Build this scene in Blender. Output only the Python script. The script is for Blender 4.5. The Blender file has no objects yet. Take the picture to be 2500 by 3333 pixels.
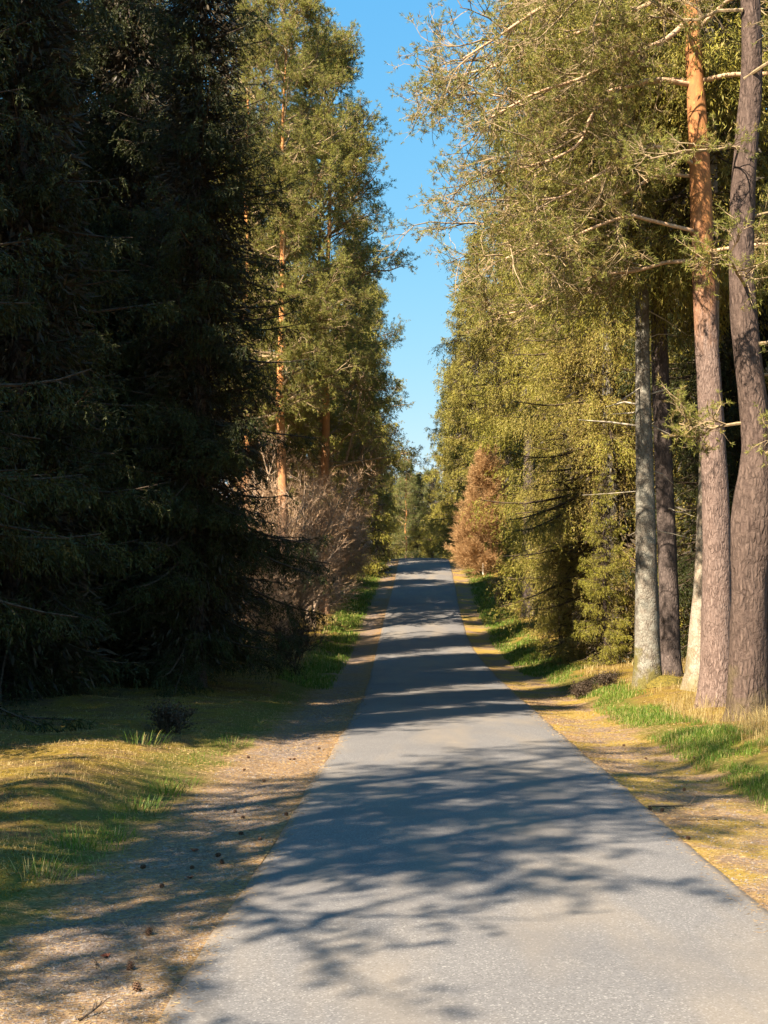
import bpy, math
import numpy as np
from mathutils import Vector
R_ = math.radians
sc = bpy.context.scene
COL = sc.collection

# ------------------------------------------------------------------ camera, sky, sun, exposure
SUN_EL, SUN_BEHIND = 43.0, 48.0       # elevation; degrees the sun stands behind the left-hand side
cam = bpy.data.cameras.new("camera"); camo = bpy.data.objects.new("camera", cam); COL.objects.link(camo)
cam.sensor_fit = 'VERTICAL'; cam.sensor_height = 36; cam.sensor_width = 27; cam.lens = 50
cam.clip_end = 3000; cam.clip_start = 0.1
camo.location = (0, 0, 1.65); camo.rotation_euler = (R_(92.92), 0, 0)
sc.camera = camo

w = bpy.data.worlds.new("World"); sc.world = w; w.use_nodes = True
nt = w.node_tree; nt.nodes.clear()
sky = nt.nodes.new('ShaderNodeTexSky'); sky.sky_type = 'NISHITA'; sky.sun_disc = False
to_sun = Vector((-math.cos(R_(SUN_BEHIND)), -math.sin(R_(SUN_BEHIND)), 0))
sky.sun_elevation = R_(SUN_EL)
sky.sun_rotation = math.atan2(to_sun.x, to_sun.y)
sky.air_density = 1.0; sky.dust_density = 0.2; sky.ozone_density = 1.6
bg = nt.nodes.new('ShaderNodeBackground'); bg.inputs[1].default_value = 0.073
wo = nt.nodes.new('ShaderNodeOutputWorld')
# the camera's rendering of a clear spring sky: deep cyan-blue overhead, paler but not white low down
sp = nt.nodes.new('ShaderNodeSeparateColor'); cb = nt.nodes.new('ShaderNodeCombineColor'); nt.links.new(sky.outputs[0], sp.inputs[0])
for i, (pw, k) in enumerate(((1.08, .0415), (.50, .129), (.14, .288))):
    p_ = nt.nodes.new('ShaderNodeMath'); p_.operation = 'POWER'; p_.inputs[1].default_value = pw; nt.links.new(sp.outputs[i], p_.inputs[0])
    q_ = nt.nodes.new('ShaderNodeMath'); q_.operation = 'MULTIPLY'; q_.inputs[1].default_value = k/.1; nt.links.new(p_.outputs[0], q_.inputs[0])
    nt.links.new(q_.outputs[0], cb.inputs[i])
nt.links.new(cb.outputs[0], bg.inputs[0]); nt.links.new(bg.outputs[0], wo.inputs[0])

sl = bpy.data.lights.new("sun", 'SUN'); sl.energy = 5.0; sl.angle = R_(0.53); sl.color = (1.0, 0.87, 0.70)
so = bpy.data.objects.new("sun", sl); COL.objects.link(so)
d3 = Vector((to_sun.x*math.cos(R_(SUN_EL)), to_sun.y*math.cos(R_(SUN_EL)), math.sin(R_(SUN_EL))))
so.rotation_euler = d3.to_track_quat('Z', 'Y').to_euler(); so.location = (0, 0, 30)
vs = sc.view_settings
vs.view_transform = 'Standard'; vs.look = 'None'; vs.gamma = 1; vs.exposure = 1.92
sc.render.engine = 'CYCLES'

# ------------------------------------------------------------------ helpers
def tag(o, label=None, cat=None, group=None, kind=None):
    if label: o['label'] = label
    if cat: o['category'] = cat
    if group: o['group'] = group
    if kind: o['kind'] = kind
    return o

def mesh(name, V, blocks, mats, tint=None, smooth=False, fattr=None):
    """blocks: list of (faces array (n,k), material index)"""
    me = bpy.data.meshes.new(name)
    V = np.asarray(V, dtype=np.float32)
    blocks = [(np.asarray(f, dtype=np.int32), m) for f, m in blocks if len(f)]
    me.vertices.add(len(V)); me.vertices.foreach_set('co', V.ravel())
    loops = np.concatenate([f.ravel() for f, m in blocks])
    tot = np.concatenate([np.full(len(f), f.shape[1], np.int32) for f, m in blocks])
    mi = np.concatenate([np.full(len(f), m, np.int32) for f, m in blocks])
    me.loops.add(len(loops)); me.loops.foreach_set('vertex_index', loops)
    me.polygons.add(len(tot))
    me.polygons.foreach_set('loop_start', np.concatenate([[0], np.cumsum(tot)[:-1]]).astype(np.int32))
    for m in mats: me.materials.append(m)
    me.polygons.foreach_set('material_index', mi)
    me.polygons.foreach_set('use_smooth', np.full(len(tot), smooth))
    if tint is not None:
        a = me.attributes.new('tint', 'FLOAT_COLOR', 'POINT')
        t = np.ones((len(V), 4), np.float32); t[:, :tint.shape[1]] = tint
        a.data.foreach_set('color', t.ravel())
    if fattr:
        for k, v in fattr.items():
            a = me.attributes.new(k, 'FLOAT', 'POINT'); a.data.foreach_set('value', np.asarray(v, np.float32))
    me.update(calc_edges=True); me.validate()
    return me

def link(name, me, parent=None):
    o = bpy.data.objects.new(name, me); COL.objects.link(o)
    if parent: o.parent = parent
    return o

def empty(name, loc, rz=0, s=1.0, **k):
    o = bpy.data.objects.new(name, None); COL.objects.link(o)
    o.location = loc; o.rotation_euler = (0, 0, rz); o.scale = (s, s, s)
    o.empty_display_size = .3
    return tag(o, **k)

def nrm(v):
    return v/np.maximum(np.linalg.norm(v, axis=-1, keepdims=True), 1e-9)

def interp(P, idx, s):
    K = P.shape[1]; t = np.clip(s, 0, .9999)*(K-1); i = t.astype(int); f = (t-i)[:, None]
    A = P[idx, i]; B = P[idx, i+1]
    return A*(1-f)+B*f, nrm(B-A)

def spawn(rng, P, idx, s, ang, L, K, gz=0., wig=.08, lateral=None):
    pos, tan = interp(P, idx, s)
    n = len(idx)
    if lateral is None:
        r = rng.normal(size=(n, 3))
    else:
        r = np.cross(tan, np.array([0, 0, 1.]))*rng.choice([-1, 1], n)[:, None] + rng.normal(size=(n, 3))*lateral
    perp = nrm(r - (r*tan).sum(1, keepdims=True)*tan)
    ang = np.broadcast_to(ang, (n,))[:, None]
    d = np.cos(ang)*tan + np.sin(ang)*perp
    out = np.zeros((n, K, 3)); out[:, 0] = pos
    st = (np.broadcast_to(L, (n,))/(K-1))[:, None]
    gz = np.broadcast_to(gz, (n,))
    for k in range(1, K):
        d = d + rng.normal(size=(n, 3))*wig; d[:, 2] += gz
        d = nrm(d); out[:, k] = out[:, k-1] + d*st
    return out

def tubes(P, Rr, n=3):
    """P (B,K,3), Rr (B,K) -> verts, quads"""
    B, K, _ = P.shape
    T = np.zeros_like(P); T[:, 1:-1] = P[:, 2:]-P[:, :-2]; T[:, 0] = P[:, 1]-P[:, 0]; T[:, -1] = P[:, -1]-P[:, -2]
    T = nrm(T)
    ref = np.where(np.abs(T[:, :, 2:3]) > .9, np.array([1., 0, 0]), np.array([0, 0, 1.]))
    X = nrm(np.cross(T, ref)); Y = np.cross(T, X)
    a = np.arange(n)*2*np.pi/n
    V = P[:, :, None] + Rr[:, :, None, None]*(np.cos(a)[:, None]*X[:, :, None] + np.sin(a)[:, None]*Y[:, :, None])
    ids = np.arange(B*K*n).reshape(B, K, n)
    q = np.stack([ids[:, :-1], np.roll(ids, -1, 2)[:, :-1], np.roll(ids, -1, 2)[:, 1:], ids[:, 1:]], -1).reshape(-1, 4)
    return V.reshape(-1, 3), q

def kites(rng, P, D, L, W, belly=.4):
    n = len(P); D = nrm(D)
    side = nrm(np.cross(D, rng.normal(size=(n, 3))))
    L = np.broadcast_to(L, (n,))[:, None]; W = np.broadcast_to(W, (n,))[:, None]
    m = P + D*L*belly
    V = np.stack([P, m+side*W/2, P+D*L, m-side*W/2], 1).reshape(-1, 3)
    return V, np.arange(4*n).reshape(-1, 4)

class Bag:
    def __init__(s): s.V = []; s.B = []; s.T = []; s.n = 0
    def add(s, V, F, m=0, tint=None):
        s.V.append(V); s.B.append((F+s.n, m)); s.n += len(V)
        if tint is None: tint = np.zeros((len(V), 3))
        s.T.append(tint)
    def mesh(s, name, mats, smooth=False):
        return mesh(name, np.concatenate(s.V), s.B, mats, np.concatenate(s.T), smooth)

# ------------------------------------------------------------------ materials
def newmat(name):
    m = bpy.data.materials.new(name); m.use_nodes = True
    n = m.node_tree; n.nodes.clear()
    o = n.nodes.new('ShaderNodeOutputMaterial'); b = n.nodes.new('ShaderNodeBsdfPrincipled')
    n.links.new(b.outputs[0], o.inputs[0])
    return m, n, b, o

class N:
    """small node-tree sugar"""
    def __init__(s, nt): s.nt = nt
    def node(s, t, **k):
        x = s.nt.nodes.new(t)
        for a, v in k.items(): setattr(x, a, v)
        return x
    def put(s, v, sock):
        if isinstance(v, (int, float)): sock.default_value = v
        elif isinstance(v, tuple):
            sock.default_value = v if len(v) == len(sock.default_value) else (*v, 1.0)
        else: s.nt.links.new(v, sock)
    def noise(s, vec, scale, detail=4, rough=.55, out=0, dist=0.):
        x = s.node('ShaderNodeTexNoise'); x.inputs['Scale'].default_value = scale
        x.inputs['Detail'].default_value = detail; x.inputs['Roughness'].default_value = rough
        x.inputs['Distortion'].default_value = dist
        s.nt.links.new(vec, x.inputs['Vector']); return x.outputs[out]
    def vor(s, vec, scale, out='Distance', feature='F1', rnd=1.):
        x = s.node('ShaderNodeTexVoronoi', feature=feature); x.inputs['Scale'].default_value = scale
        x.inputs['Randomness'].default_value = rnd
        s.nt.links.new(vec, x.inputs['Vector']); return x.outputs[out]
    def ramp(s, v, stops, interp='LINEAR'):
        x = s.node('ShaderNodeValToRGB'); x.color_ramp.interpolation = interp
        e = x.color_ramp.elements
        while len(e) < len(stops): e.new(.5)
        for el, (p, c) in zip(e, stops):
            el.position = p; el.color = (c, c, c, 1) if isinstance(c, (int, float)) else (*c, 1)
        s.put(v, x.inputs[0]); return x.outputs[0]
    def mix(s, f, a, b, mode='MIX'):
        x = s.node('ShaderNodeMix', data_type='RGBA', blend_type=mode)
        s.put(f, x.inputs[0]); s.put(a, x.inputs[6]); s.put(b, x.inputs[7]); return x.outputs[2]
    def math(s, op, a, b=0., c=None, clamp=False):
        x = s.node('ShaderNodeMath', operation=op); x.use_clamp = clamp
        s.put(a, x.inputs[0]); s.put(b, x.inputs[1])
        if c is not None: s.put(c, x.inputs[2])
        return x.outputs[0]
    def obj(s): return s.node('ShaderNodeTexCoord').outputs['Object']
    def scale(s, vec, v):
        x = s.node('ShaderNodeVectorMath', operation='MULTIPLY'); s.nt.links.new(vec, x.inputs[0])
        x.inputs[1].default_value = v; return x.outputs[0]
    def bump(s, h, strength, dist, nin=None):
        x = s.node('ShaderNodeBump'); x.inputs['Strength'].default_value = strength
        x.inputs['Distance'].default_value = dist; s.nt.links.new(h, x.inputs['Height'])
        if nin is not None: s.nt.links.new(nin, x.inputs['Normal'])
        return x.outputs[0]
    def attr(s, name, out='Color'):
        x = s.node('ShaderNodeAttribute'); x.attribute_name = name; return x.outputs[out]

def foliage(name, ca, cb, cdead, rough=.55, trans=.25, vary=.25):
    """tint.r = leaf-to-leaf variation, tint.g = withered share"""
    m, nt, b, o = newmat(name); n = N(nt)
    sep = n.node('ShaderNodeSeparateColor'); nt.links.new(n.attr('tint'), sep.inputs[0])
    big = n.ramp(n.noise(n.obj(), 1.7, 4, .6), [(.36, .15), (.66, .85)])
    f = n.math('ADD', n.math('MULTIPLY', sep.outputs[0], .6), n.math('MULTIPLY', n.math('SUBTRACT', big, .3), .9), clamp=True)
    c = n.mix(f, ca, cb)
    rnd = n.node('ShaderNodeObjectInfo').outputs['Random']
    c = n.mix(n.math('MULTIPLY', rnd, vary), c, tuple(x*.8+.01 for x in cdead))
    c = n.mix(sep.outputs[1], c, cdead)
    nt.links.new(c, b.inputs['Base Color']); b.inputs['Roughness'].default_value = rough
    b.inputs['Specular IOR Level'].default_value = .25
    if trans:
        t = n.node('ShaderNodeBsdfTranslucent'); nt.links.new(c, t.inputs[0])
        mx = n.node('ShaderNodeMixShader'); mx.inputs[0].default_value = trans
        nt.links.new(b.outputs[0], mx.inputs[1]); nt.links.new(t.outputs[0], mx.inputs[2]); nt.links.new(mx.outputs[0], o.inputs[0])
    return m

def bark(name, ca, cb, crack, sx=9., sz=2.2, depth=.02, upper=None, z0=5., z1=8., moss=0., lichen=.0):
    m, nt, b, o = newmat(name); n = N(nt)
    oc = n.obj()
    warp = n.noise(oc, 3.5, 3, out=1)
    vec = n.node('ShaderNodeVectorMath', operation='MULTIPLY_ADD')
    nt.links.new(warp, vec.inputs[0]); vec.inputs[1].default_value = (.12, .12, .12); nt.links.new(oc, vec.inputs[2])
    v = n.scale(vec.outputs[0], (sx, sx, sz))
    cell = n.vor(v, 1.0, out='Distance', feature='DISTANCE_TO_EDGE')
    brk = n.ramp(n.noise(oc, 7., 4, .7), [(.38, 0.), (.62, 1.)])
    plates = n.math('MAXIMUM', n.ramp(cell, [(0, 0.), (.22, 1.)]), n.math('MULTIPLY', brk, .75))
    fine = n.noise(n.scale(oc, (34, 34, 12)), 1.0, 6, .72)
    streak = n.noise(n.scale(oc, (sx*1.3, sx*1.3, sz*.8)), 1.0, 6, .7)
    col = n.mix(n.ramp(streak, [(.36, 0.), (.62, 1.)]), ca, cb)
    col = n.mix(n.math('MULTIPLY', n.ramp(fine, [(.35, 1.), (.6, 0.)]), .6), col, crack)
    pl = n.mix(n.math('MULTIPLY', n.math('SUBTRACT', 1., plates), .7), col, crack)
    pl = n.mix(n.math('MULTIPLY', n.ramp(n.noise(oc, 1.6, 4, .6), [(.4, 0.), (.65, 1.)]), .3), pl, tuple(x*.55 for x in cb))
    sx_ = n.node('ShaderNodeSeparateXYZ'); nt.links.new(oc, sx_.inputs[0])
    if upper:
        up = n.mix(n.ramp(n.noise(n.scale(oc, (12, 12, 6)), 1., 5, .65), [(.35, 0.), (.62, 1.)]), upper[0], upper[1])
        h = n.math('ADD', sx_.outputs[2], n.math('MULTIPLY', n.math('SUBTRACT', n.noise(n.scale(oc, (4, 4, .7)), 1., 3), .5), 5.))
        mr = n.node('ShaderNodeMapRange'); n.put(h, mr.inputs[0]); mr.inputs[1].default_value = z0; mr.inputs[2].default_value = z1
        pl = n.mix(mr.outputs[0], pl, up)
        hgt = n.mix(mr.outputs[0], plates, n.noise(n.scale(oc, (12, 12, 6)), 1., 4))
    else: hgt = plates
    if lichen:
        pl = n.mix(n.math('MULTIPLY', n.ramp(n.noise(oc, 4.5, 6, .7), [(.45, 0.), (.6, 1.)]), lichen), pl, (.42, .43, .36))
    if moss:
        mm = n.ramp(n.math('ADD', n.noise(oc, 3., 4), n.math('MULTIPLY', sx_.outputs[2], -.35)), [(.28, 0.), (.42, 1.)])
        pl = n.mix(n.math('MULTIPLY', mm, moss), pl, (.12, .10, .022))
    nt.links.new(pl, b.inputs['Base Color']); b.inputs['Roughness'].default_value = .9
    b.inputs['Specular IOR Level'].default_value = .15
    nb = n.bump(hgt, .9, depth); nb = n.bump(streak, .8, depth, nb); nb = n.bump(fine, .6, .006, nb)
    nt.links.new(nb, b.inputs['Normal'])
    return m

def simple(name, ca, cb, scale=20., rough=.8, bumpd=0.002):
    m, nt, b, o = newmat(name); n = N(nt)
    f = n.noise(n.obj(), scale, 4, .6)
    nt.links.new(n.mix(n.ramp(f, [(.35, 0.), (.65, 1.)]), ca, cb), b.inputs['Base Color'])
    b.inputs['Roughness'].default_value = rough; b.inputs['Specular IOR Level'].default_value = .2
    if bumpd: nt.links.new(n.bump(f, .6, bumpd), b.inputs['Normal'])
    return m

M = {}
M['spruce'] = foliage('spruce_needles_shaded', (.011, .018, .006), (.055, .068, .011), (.09, .065, .022), vary=.15, trans=.12)  # needle colour darkened to stand in for deep shade
M['spruce_lit'] = foliage('spruce_needles_sunlit', (.080, .092, .011), (.29, .26, .026), (.34, .24, .075), vary=.2, trans=.12)  # sunlit copy of the spruce needles, brightness put into the colour
M['pine'] = foliage('pine_needles', (.13, .15, .033), (.34, .325, .062), (.32, .23, .08), vary=.1, trans=.45)
M['pine_blue'] = foliage('far_pine_needles', (.13, .165, .05), (.26, .28, .075), (.20, .16, .07), vary=.2, trans=.4)
M['twig'] = simple('twig_bark', (.16, .11, .06), (.34, .25, .14), 15, bumpd=0)
M['twig_dark'] = simple('spruce_twig_bark', (.04, .027, .018), (.10, .07, .045), 15, bumpd=0)
M['pinebark'] = bark('pine_bark', (.17, .115, .092), (.29, .21, .172), (.065, .04, .032), 26, 6.5, .014,
                     upper=((.44, .20, .070), (.30, .13, .055)), z0=5.6, z1=8.)
M['pinebark_shaded'] = bark('old_pine_bark_shaded', (.09, .060, .048), (.165, .115, .09), (.03, .02, .016), 18, 5., .014, moss=.25)  # bark darkened all over in place of shade falling on the trunk
M['sprucebark'] = bark('spruce_bark', (.15, .125, .098), (.27, .235, .185), (.07, .055, .042), 24, 14, .009, moss=.9, lichen=.3)
M['palebark'] = bark('pale_spruce_bark', (.27, .21, .145), (.40, .32, .23), (.14, .10, .07), 24, 14, .007, moss=.5, lichen=.3)
M['darkbark'] = bark('dark_spruce_bark', (.10, .075, .065), (.17, .13, .11), (.04, .03, .027), 18, 8, .01)
M['farpinebark'] = bark('far_pine_bark', (.30, .17, .10), (.42, .25, .15), (.14, .08, .05), 9, 3, .015,
                        upper=((.60, .27, .09), (.45, .20, .08)), z0=4., z1=7.)
M['deadwood'] = simple('dead_branch_wood', (.30, .25, .18), (.52, .46, .36), 12, bumpd=0)
M['beechbark'] = simple('bare_beech_bark', (.29, .20, .135), (.45, .33, .225), 10, bumpd=0)
M['brownleaf'] = foliage('withered_leaves', (.25, .155, .095), (.42, .27, .165), (.44, .29, .15), trans=.2, vary=.2)
M['orangetwig'] = foliage('orange_twigs', (.31, .165, .070), (.46, .28, .12), (.50, .33, .15), trans=.3, vary=.1)
M['grass'] = foliage('green_grass', (.065, .125, .014), (.165, .245, .026), (.46, .36, .13), trans=.35, vary=0)
M['straw'] = foliage('dry_grass_blades', (.32, .24, .09), (.46, .35, .14), (.26, .16, .07), trans=.3, vary=0)
M['moss'] = foliage('moss_tips', (.12, .085, .012), (.29, .195, .025), (.22, .12, .05), trans=.2, vary=0)
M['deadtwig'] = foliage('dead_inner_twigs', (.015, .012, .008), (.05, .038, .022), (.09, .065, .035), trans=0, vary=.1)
M['heather'] = foliage('heather_twigs', (.030, .021, .015), (.065, .045, .028), (.09, .06, .035), trans=.1, vary=.1)
M['needle_litter'] = foliage('fallen_needles', (.15, .075, .03), (.29, .17, .06), (.36, .25, .11), trans=.0, vary=0)
M['stone'] = simple('gravel_stone', (.09, .072, .06), (.23, .19, .155), 8, bumpd=0)
M['cone'] = simple('cone_scales', (.055, .028, .018), (.17, .095, .055), 90, bumpd=0)
M['post'] = simple('weathered_post_wood', (.55, .52, .44), (.72, .69, .60), 20)
M['deadleaf'] = simple('red_brown_dead_leaf', (.13, .035, .018), (.24, .08, .035), 40, bumpd=0)
M['mossclump'] = simple('moss_clump', (.06, .05, .010), (.16, .12, .020), 25, bumpd=.02)

# ------------------------------------------------------------------ terrain functions
ys = np.arange(-60, 700, .5)
def smooth(tab, sig):
    tab = np.array(tab, float); v = np.interp(ys, tab[:, 0], tab[:, 1])
    k = np.exp(-.5*(np.arange(-40, 41)*.5/sig)**2); k /= k.sum()
    return np.convolve(np.pad(v, 40, mode='edge'), k, 'valid')
ROADX = smooth([(-60, -1.2), (0, .42), (5.7, .57), (8.8, .66), (15, .82), (18.4, .9), (27.9, 1.12), (37, 1.2), (46.4, 1.3),
                (59, 1.6), (67.7, 1.92), (87, 2.45), (100, 2.6), (130, 1.5), (200, -8), (400, -60), (700, -160)], 2.5)
ROADZ = smooth([(-60, 1.2), (0, 0), (20, -.40), (28, -.52), (37, -.50), (46.4, -.30), (59, .68), (67.7, 1.42), (77, 2.38),
                (83, 2.98), (88, 3.30), (93, 3.34), (100, 3.05), (130, 1.0), (200, -2), (400, -4), (700, -5)], 2.)
def rx(y): return np.interp(y, ys, ROADX)
def rz(y): return np.interp(y, ys, ROADZ)
HW = 1.5
PR = np.array([(-.25, -.07), (-.02, -.05), (0, -.022), (.5, -.06), (1.0, -.05), (1.6, .10), (2.6, .27), (4, .34), (10, .4), (300, 1.)])
PL = np.array([(-.25, -.07), (-.02, -.05), (0, -.022), (.6, -.05), (1.2, -.02), (1.9, .10), (3, .16), (6, .22), (12, .2), (300, .2)])
def vnoise(x, y, sc_, seed):
    r = np.random.default_rng(seed); out = 0
    for k in range(7):
        a = r.uniform(0, 2*np.pi); f = sc_*r.uniform(.6, 1.7); out = out + np.sin((x*np.cos(a)+y*np.sin(a))*f+r.uniform(0, 6.3))
    return out/3.
def gz(x, y):
    x = np.asarray(x, float); y = np.asarray(y, float)
    off = x-rx(y); a = np.abs(off)-HW
    p = np.where(off > 0, np.interp(a, PR[:, 0], PR[:, 1]), np.interp(a, PL[:, 0], PL[:, 1]))
    k = np.clip((a-.7)/1.5, 0, 1)
    amp = np.where(off > 0, .025, .06)
    p = p + k*amp*vnoise(x, y, 2.2, 1) + k*.06*vnoise(x, y, .6, 2) + np.clip(a, 0, .6)*.02*vnoise(x, y, 5, 3)
    return rz(y) + p

def sheet(name, xs_off, yv, zf, mats, smooth_=True):
    """grid in (offset from road centre, distance); stores the offset"""
    O, Y = np.meshgrid(xs_off, yv); X = O + rx(Y); Z = zf(X, Y, O)
    V = np.stack([X, Y, Z], -1).reshape(-1, 3)
    h, w_ = O.shape; ids = np.arange(h*w_).reshape(h, w_)
    F = np.stack([ids[:-1, :-1], ids[:-1, 1:], ids[1:, 1:], ids[1:, :-1]], -1).reshape(-1, 4)
    return mesh(name, V, [(F, 0)], mats, smooth=smooth_, fattr={'off': O.ravel()})

def ground_mat():
    m, nt, b, o = newmat('forest_floor'); n = N(nt)
    oc = n.obj()
    off = n.attr('off', 'Fac')
    a = n.math('SUBTRACT', n.math('ABSOLUTE', off), HW)
    right = n.math('GREATER_THAN', off, 0.)
    sy = n.node('ShaderNodeSeparateXYZ'); nt.links.new(oc, sy.inputs[0])
    yr = n.node('ShaderNodeMapRange'); n.put(sy.outputs[1], yr.inputs[0]); yr.inputs[1].default_value = 26; yr.inputs[2].default_value = 48; yr.inputs[4].default_value = .38
    big = n.noise(oc, .45, 3); mid = n.noise(oc, 2.2, 4, .6); fine = n.noise(oc, 14., 5, .7); vf = n.noise(oc, 70., 3, .7)
    aa = n.math('ADD', n.math('ADD', a, yr.outputs[0]), n.math('MULTIPLY', n.math('SUBTRACT', mid, .5), 1.1))
    # gravel: sand with stones and needles
    g = n.mix(n.ramp(fine, [(.35, 0.), (.65, 1.)]), (.12, .083, .062), (.25, .185, .14))
    st = n.vor(oc, 38., out='Color')
    sv = n.node('ShaderNodeSeparateColor'); nt.links.new(st, sv.inputs[0])
    g = n.mix(n.math('MULTIPLY', n.math('GREATER_THAN', sv.outputs[0], .62), .55), g, (.29, .24, .20))
    g = n.mix(n.math('MULTIPLY', n.math('LESS_THAN', sv.outputs[1], .28), .6), g, (.11, .09, .075))
    ndl = n.noise(n.scale(oc, (16, 60, 1)), 1., 3, .7)
    org = n.mix(n.ramp(ndl, [(.4, 0.), (.6, 1.)]), (.15, .085, .042), (.34, .22, .105))
    edge = n.ramp(n.math('ADD', n.math('MULTIPLY', n.math('ABSOLUTE', n.math('SUBTRACT', a, .55)), 1.1), n.math('MULTIPLY', n.math('SUBTRACT', mid, .5), 1.5)), [(.15, 0.), (.55, 1.)])
    patch = n.math('MAXIMUM', edge, n.ramp(big, [(.42, 0.), (.6, .8)]))
    patch = n.math('MAXIMUM', patch, n.math('MULTIPLY', right, .5))
    g = n.mix(patch, g, org)
    # moss
    mo = n.mix(n.ramp(fine, [(.3, 0.), (.7, 1.)]), (.10, .068, .014), (.31, .205, .032))
    mo = n.mix(n.math('MULTIPLY', n.ramp(mid, [(.42, 0.), (.62, 1.)]), n.math('SUBTRACT', .9, n.math('MULTIPLY', right, .25))), mo, (.13, .08, .038))
    sp = n.math('MULTIPLY', right, n.ramp(n.noise(oc, 1.1, 4, .6), [(.46, 0.), (.58, .8)]))
    g = n.mix(sp, g, (.31, .21, .035))
    gr = n.mix(fine, (.075, .075, .016), (.17, .15, .028))
    duff = n.mix(n.ramp(fine, [(.3, 0.), (.7, 1.)]), (.055, .040, .024), (.17, .115, .06))
    c = n.mix(n.ramp(aa, [(.75/8, 0.), (1.1/8, 1.)]), g, g)
    x = n.node('ShaderNodeMapRange'); n.put(aa, x.inputs[0]); x.inputs[1].default_value = .95; x.inputs[2].default_value = 1.35
    c = n.mix(x.outputs[0], g, gr)
    x = n.node('ShaderNodeMapRange'); n.put(aa, x.inputs[0]); x.inputs[1].default_value = 1.5; x.inputs[2].default_value = 1.95
    c = n.mix(x.outputs[0], c, mo)
    x = n.node('ShaderNodeMapRange'); n.put(n.math('ADD', aa, n.math('MULTIPLY', big, 3.)), x.inputs[0]); x.inputs[1].default_value = 5.5; x.inputs[2].default_value = 7.5
    c = n.mix(x.outputs[0], c, duff)
    c = n.mix(n.math('MULTIPLY', vf, .5), c, n.mix(.5, c, (.02, .015, .01)))
    nt.links.new(c, b.inputs['Base Color']); b.inputs['Roughness'].default_value = .95
    b.inputs['Specular IOR Level'].default_value = .1
    nb = n.bump(fine, .8, .03); nb = n.bump(vf, .7, .008, nb)
    nt.links.new(nb, b.inputs['Normal'])
    return m

def road_mat():
    m, nt, b, o = newmat('asphalt'); n = N(nt)
    oc = n.obj(); off = n.attr('off', 'Fac')
    grain = n.vor(oc, 120., out='Color'); sv = n.node('ShaderNodeSeparateColor'); nt.links.new(grain, sv.inputs[0])
    fine = n.noise(oc, 60., 5, .75); mid = n.noise(oc, 5., 4, .6)
    c = n.mix(sv.outputs[0], (.125, .117, .110), (.178, .168, .158))
    c = n.mix(n.math('MULTIPLY', n.math('GREATER_THAN', sv.outputs[1], .92), .6), c, (.33, .31, .28))
    c = n.mix(n.math('MULTIPLY', n.math('LESS_THAN', sv.outputs[2], .12), .5), c, (.07, .065, .06))
    c = n.mix(n.math('MULTIPLY', n.ramp(fine, [(.4, 0.), (.7, 1.)]), .3), c, (.10, .094, .09))
    # broad wear: wheel tracks darker, brown dust of needles between them and at the edge
    st = n.noise(n.scale(oc, (1.0, .22, 1)), 1.3, 4, .6)
    c = n.mix(n.math('MULTIPLY', n.ramp(st, [(.45, 0.), (.72, 1.)]), .6), c, (.235, .19, .135))
    c = n.mix(n.math('MULTIPLY', n.ramp(n.noise(oc, .8, 4), [(.45, 0.), (.65, 1.)]), .35), c, (.10, .096, .095))
    ed = n.math('ADD', n.math('ABSOLUTE', off), n.math('MULTIPLY', n.math('SUBTRACT', mid, .5), .22))
    x = n.node('ShaderNodeMapRange'); n.put(ed, x.inputs[0]); x.inputs[1].default_value = 1.40; x.inputs[2].default_value = 1.52
    c = n.mix(n.math('MULTIPLY', x.outputs[0], .6), c, (.18, .13, .08))
    nt.links.new(c, b.inputs['Base Color']); b.inputs['Roughness'].default_value = .9
    b.inputs['Specular IOR Level'].default_value = .15
    nb = n.bump(sv.outputs[0], .35, .004); nb = n.bump(fine, .4, .003, nb)
    nt.links.new(nb, b.inputs['Normal'])
    return m

M['ground'] = ground_mat(); M['road'] = road_mat()
yv = np.concatenate([np.arange(-60, 2, 2.), np.arange(2, 32, .1), np.arange(32, 110, .35), np.arange(110, 220, 2.), np.arange(220, 700, 12.)])
xo = np.concatenate([-np.geomspace(300, 9, 26), -np.arange(8.8, 0, -.12)[:-1], np.arange(.0, 8.9, .12), np.geomspace(9, 300, 26)])
xo = np.unique(np.round(np.concatenate([xo, [-1.5, 1.5, -1.52, 1.52, -1.7, 1.7]]), 3))
g = link('ground', sheet('ground', xo, yv, lambda X, Y, O: gz(X, Y), [M['ground']])); tag(g, kind='structure')
# the gravel shoulders, a skin over the ground sheet
for sgn in (-1, 1):
    xs = np.linspace(1.5, 2.62, 15)*sgn
    if sgn < 0: xs = xs[::-1]
    yy = np.concatenate([np.arange(-5, 32, .1), np.arange(32, 130, .35)])
    def zf(X, Y, O):
        fade = np.clip((2.62-np.abs(O))/.08, 0, 1)
        return gz(X, Y)+.004*fade+.001
    s = link('gravel_shoulder', sheet('gravel_shoulder', xs, yy, zf, [M['ground']])); tag(s, kind='structure')
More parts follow.
